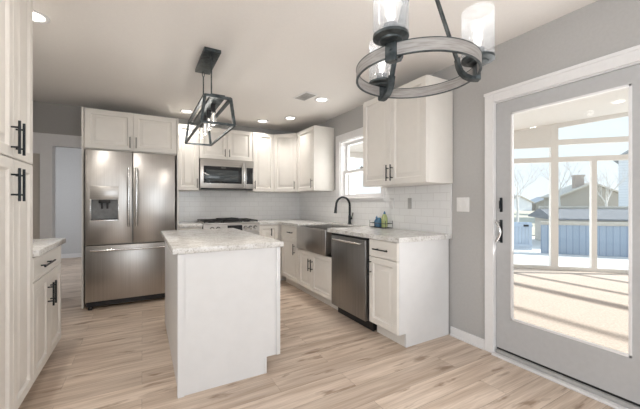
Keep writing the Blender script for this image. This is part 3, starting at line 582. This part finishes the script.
rg = thing('gas_range', 'stainless gas range with black cast iron grates against the back wall', 'range', (-1.732, -0.655, 0))
RW = 0.768
MB().box(0.002, RW-0.002, 0.03, 0.635, 0.06, 0.898, 0.003).build('body', M['darksteel'], rg)
MB().box(0.02, RW-0.02, 0.06, 0.6, 0.0, 0.059).build('plinth', M['blackplastic'], rg, False)
MB().box(0.0, RW, 0.0, 0.630, 0.899, 0.922, 0.004).build('cooktop', M['steelh'], rg)
pn = MB(); pn.add([(0, -0.02, 0.790), (RW, -0.02, 0.790), (RW, 0.0, 0.898), (0, 0.0, 0.898), (0, 0.029, 0.790), (RW, 0.029, 0.790), (RW, 0.029, 0.898), (0, 0.029, 0.898)], [[0, 1, 2, 3], [7, 6, 5, 4], [0, 4, 5, 1], [3, 2, 6, 7], [0, 3, 7, 4], [1, 5, 6, 2]])
pan = pn.build('control_panel', M['steelh'], rg, False)
pd = MB(); pd.add([(0.315, -0.0175, 0.810), (0.520, -0.0175, 0.810), (0.520, -0.006, 0.885), (0.315, -0.006, 0.885), (0.315, -0.014, 0.810), (0.520, -0.014, 0.810), (0.520, -0.002, 0.885), (0.315, -0.002, 0.885)], [[0, 1, 2, 3], [7, 6, 5, 4], [0, 4, 5, 1], [3, 2, 6, 7], [0, 3, 7, 4], [1, 5, 6, 2]])
pd.build('display', M['blackglass'], pan, False)
for kx in (0.11, 0.19, 0.565, 0.635, 0.705):
    MB().cyl((kx, -0.0065, 0.8455), (kx, -0.014, 0.844), 0.029, 20).build('knob_bezel', M['blackplastic'], rg)
    MB().cyl((kx, -0.0145, 0.8438), (kx, -0.042, 0.838), 0.024, 20, r1=0.019).box(kx-0.004, kx+0.004, -0.050, -0.040, 0.822, 0.856, 0.002).build('knob', M['chrome'], rg)
od = MB().box(0.0, RW, -0.012, 0.029, 0.225, 0.782, 0.005).build('oven_door', M['steelh'], rg); MB().box(0.10, RW-0.10, -0.015, -0.0121, 0.33, 0.62, 0.001).build('oven_window', M['blackglass'], od)
bow((0.06, -0.013, 0.725), (RW-0.06, -0.013, 0.725), 0.045, 0.012).build('handle', M['chrome'], od)
MB().box(0.0, RW, -0.010, 0.029, 0.062, 0.215, 0.005).build('drawer', M['steelh'], rg)
for gx0, gx1 in ((0.012, 0.256), (0.262, 0.506), (0.512, 0.756)):
    g = MB(); zt = 0.945
    for x in (gx0+0.008, (gx0+gx1)/2, gx1-0.008): g.bar((x, 0.03, zt), (x, 0.60, zt), 0.011, 0.014)
    for y in (0.036, 0.17, 0.315, 0.46, 0.594): g.bar((gx0, y, zt-0.001), (gx1, y, zt-0.001), 0.011, 0.014)
    for x in (gx0+0.008, gx1-0.008):
        for y in (0.036, 0.594): g.box(x-0.006, x+0.006, y-0.006, y+0.006, 0.9225, zt)
    g.build('grate', M['iron'], rg, False)
MB().box(0.275, 0.493, 0.06, 0.57, 0.953, 0.966, 0.005).tube([(0.29, 0.07, 0.975), (0.384, 0.06, 0.985), (0.478, 0.07, 0.975)], 0.008, 8).build('griddle_plate', M['iron'], rg)
for bx in (0.134, 0.634):
    for by in (0.17, 0.46): MB().lathe([(0.045, 0.9222), (0.045, 0.930), (0.030, 0.936), (0.001, 0.937)], 20, Matrix.Translation((bx, by, 0))).build('burner', M['iron'], rg)

dw = thing('dishwasher', 'stainless dishwasher with bar handle under the right counter', 'dishwasher', (XR, -2.146, 0), -PI/2)
DW_ = 0.612
MB().box(0.004, DW_-0.004, 0.002, 0.56, 0.105, 0.870).build('body', M['blackplastic'], dw, False)
MB().box(0.004, DW_-0.004, 0.045, 0.06, 0.002, 0.104).box(0.02, 0.05, 0.06, 0.5, 0.001, 0.104).box(DW_-0.05, DW_-0.02, 0.06, 0.5, 0.001, 0.104).build('kick_plate', M['blackplastic'], dw, False)
dd = MB().box(0.010, DW_-0.010, -0.045, 0.0, 0.108, 0.852, 0.006).build('door', M['darksteel'], dw)
MB().box(0.008, DW_-0.008, -0.040, 0.0, 0.855, 0.870).build('control_strip', M['blackplastic'], dw, False)
bow((0.06, -0.046, 0.815), (DW_-0.06, -0.046, 0.815), 0.035, 0.010).build('handle', M['chrome'], dd)

# farmhouse sink
sk = thing('farmhouse_sink', 'stainless steel apron-front sink set into the counter below the window', 'sink', (-0.66, -1.298, 0.605), -PI/2)
sw_, sdp = 0.749, 0.532
s_ = MB(); t_ = 0.012
s_.box(0, sw_, -0.012, 0.012, 0, 0.290, 0.008)
s_.box(0, t_, 0.012, sdp, 0.02, 0.290).box(sw_-t_, sw_, 0.012, sdp, 0.02, 0.290).box(t_, sw_-t_, sdp-t_, sdp, 0.02, 0.290).box(t_, sw_-t_, 0.012, sdp-t_, 0.02, 0.032)
s_.build('basin', M['steel'], sk); MB().lathe([(0.045, 0.0325), (0.045, 0.036), (0.03, 0.036), (0.02, 0.034), (0.001, 0.034)], 20, Matrix.Translation((sw_/2, 0.30, 0))).build('drain', M['chrome'], sk)

fc = thing('faucet', 'black gooseneck pull-down kitchen faucet behind the sink', 'faucet', (-0.070, -1.655, CT1))
MB().lathe([(0.030, 0.0005), (0.030, 0.008), (0.020, 0.014), (0.0185, 0.10), (0.016, 0.12)], 20).build('base', M['black'], fc)
gx = [(0, 0, 0.115), (0, 0, 0.25)]+[(-0.105+0.105*math.cos(PI*i/14), 0.0, 0.25+0.105*math.sin(PI*i/14)) for i in range(1, 14)]+[(-0.212, 0, 0.235)]
MB().tube(gx, 0.0145, 14).build('spout', M['black'], fc)
MB().cyl((-0.212, 0, 0.240), (-0.222, 0, 0.150), 0.0145, 14, r1=0.020).build('spray_head', M['black'], fc)
MB().cyl((0.0, -0.017, 0.075), (0.0, -0.045, 0.080), 0.012, 12).tube([(0.0, -0.040, 0.08), (0.0, -0.052, 0.105), (0.0, -0.075, 0.155)], 0.006, 8).build('lever', M['black'], fc)

# caddy with bottles
cd = thing('wire_caddy', 'black wire caddy holding soap bottles beside the window', 'caddy', (-0.10, -2.31, CT1))
m = MB(); a, b = 0.05, 0.135
for z in (0.008, 0.055):
    m.tube([(-a, -b, z), (a, -b, z), (a, b, z), (-a, b, z), (-a, -b, z)], 0.003, 6)
for x in (-a, a):
    for y in (-b, -b/3, b/3, b): m.cyl((x, y, 0.0035), (x, y, 0.055), 0.0028, 6)
for y in (-0.1, -0.05, 0, 0.05, 0.1): m.cyl((-a, y, 0.008), (a, y, 0.008), 0.0025, 6)
for y in (-b, b): m.cyl((-a, y, 0.055), (-a, y, 0.085), 0.003, 6); m.cyl((a, y, 0.055), (a, y, 0.085), 0.003, 6)
m.build('wire_frame', M['black'], cd)
def bottle(label, x, y, prof, mat, capm):
    t = thing('soap_bottle', label, 'bottle', (x, y, CT1+0.0115), 0)
    MB().lathe(prof, 20).build('body', mat, t); z = prof[-1][1]
    MB().lathe([(0.012, z+0.0003), (0.012, z+0.018), (0.006, z+0.022), (0.005, z+0.034), (0.001, z+0.034)], 14).build('cap', capm, t)
bottle('small blue soap bottle at the left end of the wire caddy', -0.10, -2.235, [(0.024, 0), (0.027, 0.01), (0.027, 0.06), (0.018, 0.08), (0.011, 0.088)], M['blue'], M['blue'])
bottle('taller blue soap bottle in the middle of the wire caddy', -0.11, -2.295, [(0.026, 0), (0.029, 0.01), (0.029, 0.075), (0.018, 0.098), (0.011, 0.105)], M['blue'], M['plate'])
bottle('yellow-green soap bottle, tallest in the wire caddy', -0.095, -2.365, [(0.030, 0), (0.034, 0.012), (0.034, 0.10), (0.022, 0.135), (0.012, 0.145)], M['green'], M['blue'])

# ================================================================== WALL PLATES, CEILING FITTINGS
swp = thing('light_switch', 'white double light switch plate on the grey wall', 'switch', (0, -3.279, 1.182), -PI/2)
MB().box(-0.062, 0.062, -0.006, -0.0005, -0.062, 0.062, 0.003).build('plate', M['plate'], swp)
for k in (-0.031, 0.031): MB().box(k-0.017, k+0.017, -0.010, -0.0062, -0.034, 0.034, 0.002).build('rocker', M['plate'], swp)
def outlet(label, y, mat, w=0.036):
    t = thing('wall_outlet', label, 'outlet', (-0.0082, y, 1.19), -PI/2)
    MB().box(-w, w, -0.006, -0.0003, -0.058, 0.058, 0.003).build('plate', mat, t)
    for z in (-0.022, 0.022): MB().box(-0.015, 0.015, -0.008, -0.0062, z-0.016, z+0.016, 0.002).build('socket', mat, t)
outlet('white outlet on the tile just right of the kitchen window', -2.385, M['plate']); outlet('grey outlet on the tile under the large right wall cabinet', -2.660, M['greyplate'], 0.026)

def downlight(label, x, y, f=1.0, spread=105):
    t = thing('recessed_light', label, 'ceiling light', (x, y, H))
    MB().lathe([(0.062, -0.0005), (0.088, -0.0005), (0.088, -0.006), (0.080, -0.010), (0.064, -0.006)], 32, closed=True).build('trim_ring', M['trim'], t)
    MB().lathe([(0.0625, -0.0005), (0.0625, -0.005), (0.001, -0.005)], 32).build('lens', M['canemit'], t)
    l = bpy.data.lights.new('downlight_lamp', 'AREA'); l.shape = 'DISK'; l.size = 0.12; l.spread = math.radians(spread); l.energy = CAN_POWER*f; l.color = (1, 0.96, 0.90)
    o = bpy.data.objects.new('lamp', l); COL.objects.link(o); o.parent = t; o.location = (0, 0, -0.013)
downlight('lit recessed ceiling light beside the tall pantry top', -3.07, -2.30, 1.6, 165)
downlight('lit recessed ceiling light nearest the refrigerator cabinet, left of the lantern pendant', -1.912, -0.455, 0.45)
downlight('left one of the two lit recessed ceiling lights above the gas range corner', -0.849, -0.475, 0.45)
downlight('lit recessed ceiling light nearest the diagonal corner cabinet', -0.554, -0.835, 0.45)
downlight('lit recessed ceiling light beside the ceiling vent', -0.561, -1.775, 0.7)
downlight('added fill downlight between the pantry and the dining area, out of frame', -2.55, -3.50, 0.9, 170)  # unseen fitting added to brighten the left side
downlight('added fill downlight behind the viewpoint in the dining area', -2.55, -6.2, 1.5)  # unseen fitting added to balance the room light
v = thing('ceiling_vent', 'white slotted ceiling vent beside a recessed light', 'vent', (-0.785, -1.78, H), 0.15)
MB().box(-0.085, 0.085, -0.14, 0.14, -0.006, -0.0005, 0.002).build('frame', M['trim'], v)
for k in range(7): MB().box(-0.065+k*0.020, -0.053+k*0.020, -0.115, 0.115, -0.011, -0.0062, 0.001).build('slat', M['greyplate'], v)

# ------------------------------------------------------------------ lantern pendant over the island
pc = Vector((-1.925, -2.05, 0))
pt = thing('pendant_lantern', 'dark open-frame rectangular lantern pendant hanging over the island', 'pendant light', (pc.x, pc.y, H))
z1, z0 = 2.02-H, 1.812-H; L = 0.485; wt, wb_ = 0.098, 0.124; bw = 0.021
MB().box(-0.085, 0.047, -0.380, 0.120, -0.026, -0.0005, 0.003).build('canopy', M['pewter'], pt)
fm = MB()
tc_ = [(-wt, -L, z1), (wt, -L, z1), (wt, L, z1), (-wt, L, z1)]; bc = [(-wb_, -L-0.01, z0), (wb_, -L-0.01, z0), (wb_, L+0.01, z0), (-wb_, L+0.01, z0)]
for i in range(4):
    fm.bar(tc_[i], tc_[(i+1) % 4], bw); fm.bar(bc[i], bc[(i+1) % 4], bw*0.8); fm.bar(tc_[i], bc[i], bw)
fm.build('frame', M['pewter'], pt, False)
MB().box(-0.055, 0.055, -L, L, z1-0.004, z1+0.022, 0.003).build('top_bar', M['pewter'], pt)
for y in (-0.32, 0.07):
    r_ = MB().cyl((-0.019, y, z1+0.022), (-0.019, y, -0.075), 0.0055, 10).tube([(-0.019+0.010*math.cos(a_*PI/6), y, -0.050+0.024*math.sin(a_*PI/6)) for a_ in range(13)], 0.0035, 6)
    r_.build('hanging_rod', M['pewter'], pt)
for k in range(4):
    y = -0.30+k*0.20
    so = MB().cyl((0, y, z1-0.005), (0, y, z1-0.075), 0.019, 16).build('socket', M['blackplastic'], pt)
    MB().lathe([(0.012, z1-0.0755), (0.014, z1-0.09), (0.026, z1-0.125), (0.028, z1-0.15), (0.020, z1-0.175), (0.002, z1-0.187)], 18, Matrix.Translation((0, y, 0))).build('bulb', M['bulbglass'], so)
    MB().cyl((0, y, z1-0.08), (0, y, z1-0.15), 0.003, 6).build('filament', M['filament'], so)
    l = bpy.data.lights.new('pendant_lamp', 'POINT'); l.energy = 1.1; l.shadow_soft_size = 0.045; l.color = (1, 0.93, 0.85)
    o = bpy.data.objects.new('lamp', l); COL.objects.link(o); o.parent = pt; o.location = (0, y, z1-0.21)

# ------------------------------------------------------------------ ring chandelier in front
cc = Vector((-1.307, -3.976, 0)); zr = 1.786; RR = 0.280
ch = thing('ring_chandelier', 'round weathered-grey ring chandelier with three seeded glass shades', 'chandelier', (cc.x, cc.y, H))
rz_ = zr-H
MB().lathe([(RR-0.008, rz_), (RR, rz_), (RR, rz_+0.053), (RR-0.008, rz_+0.053)], 96, closed=True).build('ring', M['greywood'], ch)
eb = MB()
for z in (rz_-0.001, rz_+0.051): eb.lathe([(RR-0.0095, z), (RR+0.0015, z), (RR+0.0015, z+0.003), (RR-0.0095, z+0.003)], 96, closed=True)
eb.build('ring_edge', M['pewter'], ch)
MB().lathe([(0.001, -0.0005), (0.065, -0.0005), (0.065, -0.018), (0.045, -0.026), (0.02, -0.030), (0.001, -0.030)], 28).build('canopy', M['pewter'], ch)
MB().lathe([(0.012, -0.0305), (0.012, -0.050), (0.032, -0.054), (0.032, -0.078), (0.010, -0.085), (0.001, -0.085)], 24).build('hub', M['pewter'], ch)
def strap(mb, prof, wid, th, mat):       # flat metal strap bent along a profile (r, z)
    vs = []; k = len(prof)
    for j in range(k):
        a0, a1 = Vector(prof[max(j-1, 0)]), Vector(prof[min(j+1, k-1)]); t = (a1-a0).normalized(); n = Vector((-t.y, t.x))*th/2; p = Vector(prof[j])
        for q, y in ((p-n, -wid/2), (p-n, wid/2), (p+n, wid/2), (p+n, -wid/2)): vs.append((q.x, y, q.y))
    fs = [[3, 2, 1, 0], [4*(k-1)+i for i in range(4)]]
    for j in range(k-1):
        for i in range(4): fs.append([j*4+i, j*4+(i+1) % 4, j*4+4+(i+1) % 4, j*4+4+i])
    mb.add(vs, fs, mat)
for ang in (204.0, 83.0, -35.0):
    a_ = math.radians(ang); ur = Vector((math.cos(a_), math.sin(a_), 0)); ut = Vector((-math.sin(a_), math.cos(a_), 0)); rm = Matrix.Rotation(a_, 4, 'Z')
    P = lambda r, z: tuple(ur*r+Vector((0, 0, z)))
    rd_ = MB(); strap(rd_, [(0.030, -0.066), (0.192, rz_+0.075)], 0.026, 0.009, rm); rd_.build('rod', M['pewter'], ch, False)
    ar = MB(); prof = [(0.190, 0.085), (0.196, 0.050), (0.207, 0.024), (0.225, 0.004), (0.250, -0.008), (0.275, -0.012), (0.291, -0.012)]
    strap(ar, [(r_, rz_+z_) for r_, z_ in prof], 0.036, 0.015, rm); ar.build('arm', M['pewter'], ch)
    MB().box(RR-0.012, RR+0.009, -0.024, 0.024, rz_-0.018, rz_+0.056, 0.003, rm).cyl(P(RR+0.009, rz_+0.026), P(RR+0.015, rz_+0.026), 0.006, 12).build('bracket', M['pewter'], ch)
    tm = Matrix.Translation(ur*0.284)
    cp = MB().lathe([(0.001, rz_+0.0565), (0.036, rz_+0.0565), (0.045, rz_+0.060), (0.048, rz_+0.066), (0.058, rz_+0.068), (0.0715, rz_+0.073), (0.0715, rz_+0.084), (0.060, rz_+0.088), (0.001, rz_+0.088)], 32, tm).build('cup', M['pewter'], ch)
    MB().lathe([(0.028, rz_+0.0885), (0.028, rz_+0.128), (0.001, rz_+0.128)], 20, tm).build('candle_sleeve', M['sleeve'], cp)
    MB().lathe([(0.0705, rz_+0.0885), (0.0710, rz_+0.300), (0.0695, rz_+0.304), (0.0675, rz_+0.300), (0.0670, rz_+0.0885)], 40, tm, closed=True).build('glass_shade', M['seeded'], cp)
    MB().lathe([(0.012, rz_+0.1285), (0.013, rz_+0.145), (0.019, rz_+0.170), (0.019, rz_+0.220), (0.012, rz_+0.242), (0.001, rz_+0.248)], 18, tm).build('bulb', M['bulb'], cp)
    l = bpy.data.lights.new('chandelier_lamp', 'POINT'); l.energy = 0.5; l.shadow_soft_size = 0.03; l.color = (1, 0.95, 0.89)
    o = bpy.data.objects.new('lamp', l); COL.objects.link(o); o.parent = ch; o.location = tm @ Vector((0, 0, rz_+0.275))
# things that repeat share a group
GROUPS = {'recessed_light': 'recessed ceiling lights', 'soap_bottle': 'soap bottles in the wire caddy', 'wall_cabinet': 'wall cabinets', 'base_cabinet': 'base cabinets',
          'countertop': 'granite countertops', 'wall_outlet': 'outlets on the tile backsplash', 'house': 'houses seen through the door glass'}
for o in S.objects:
    g = GROUPS.get(o.name.split('.')[0])
    if g and o.parent is None: o['group'] = g
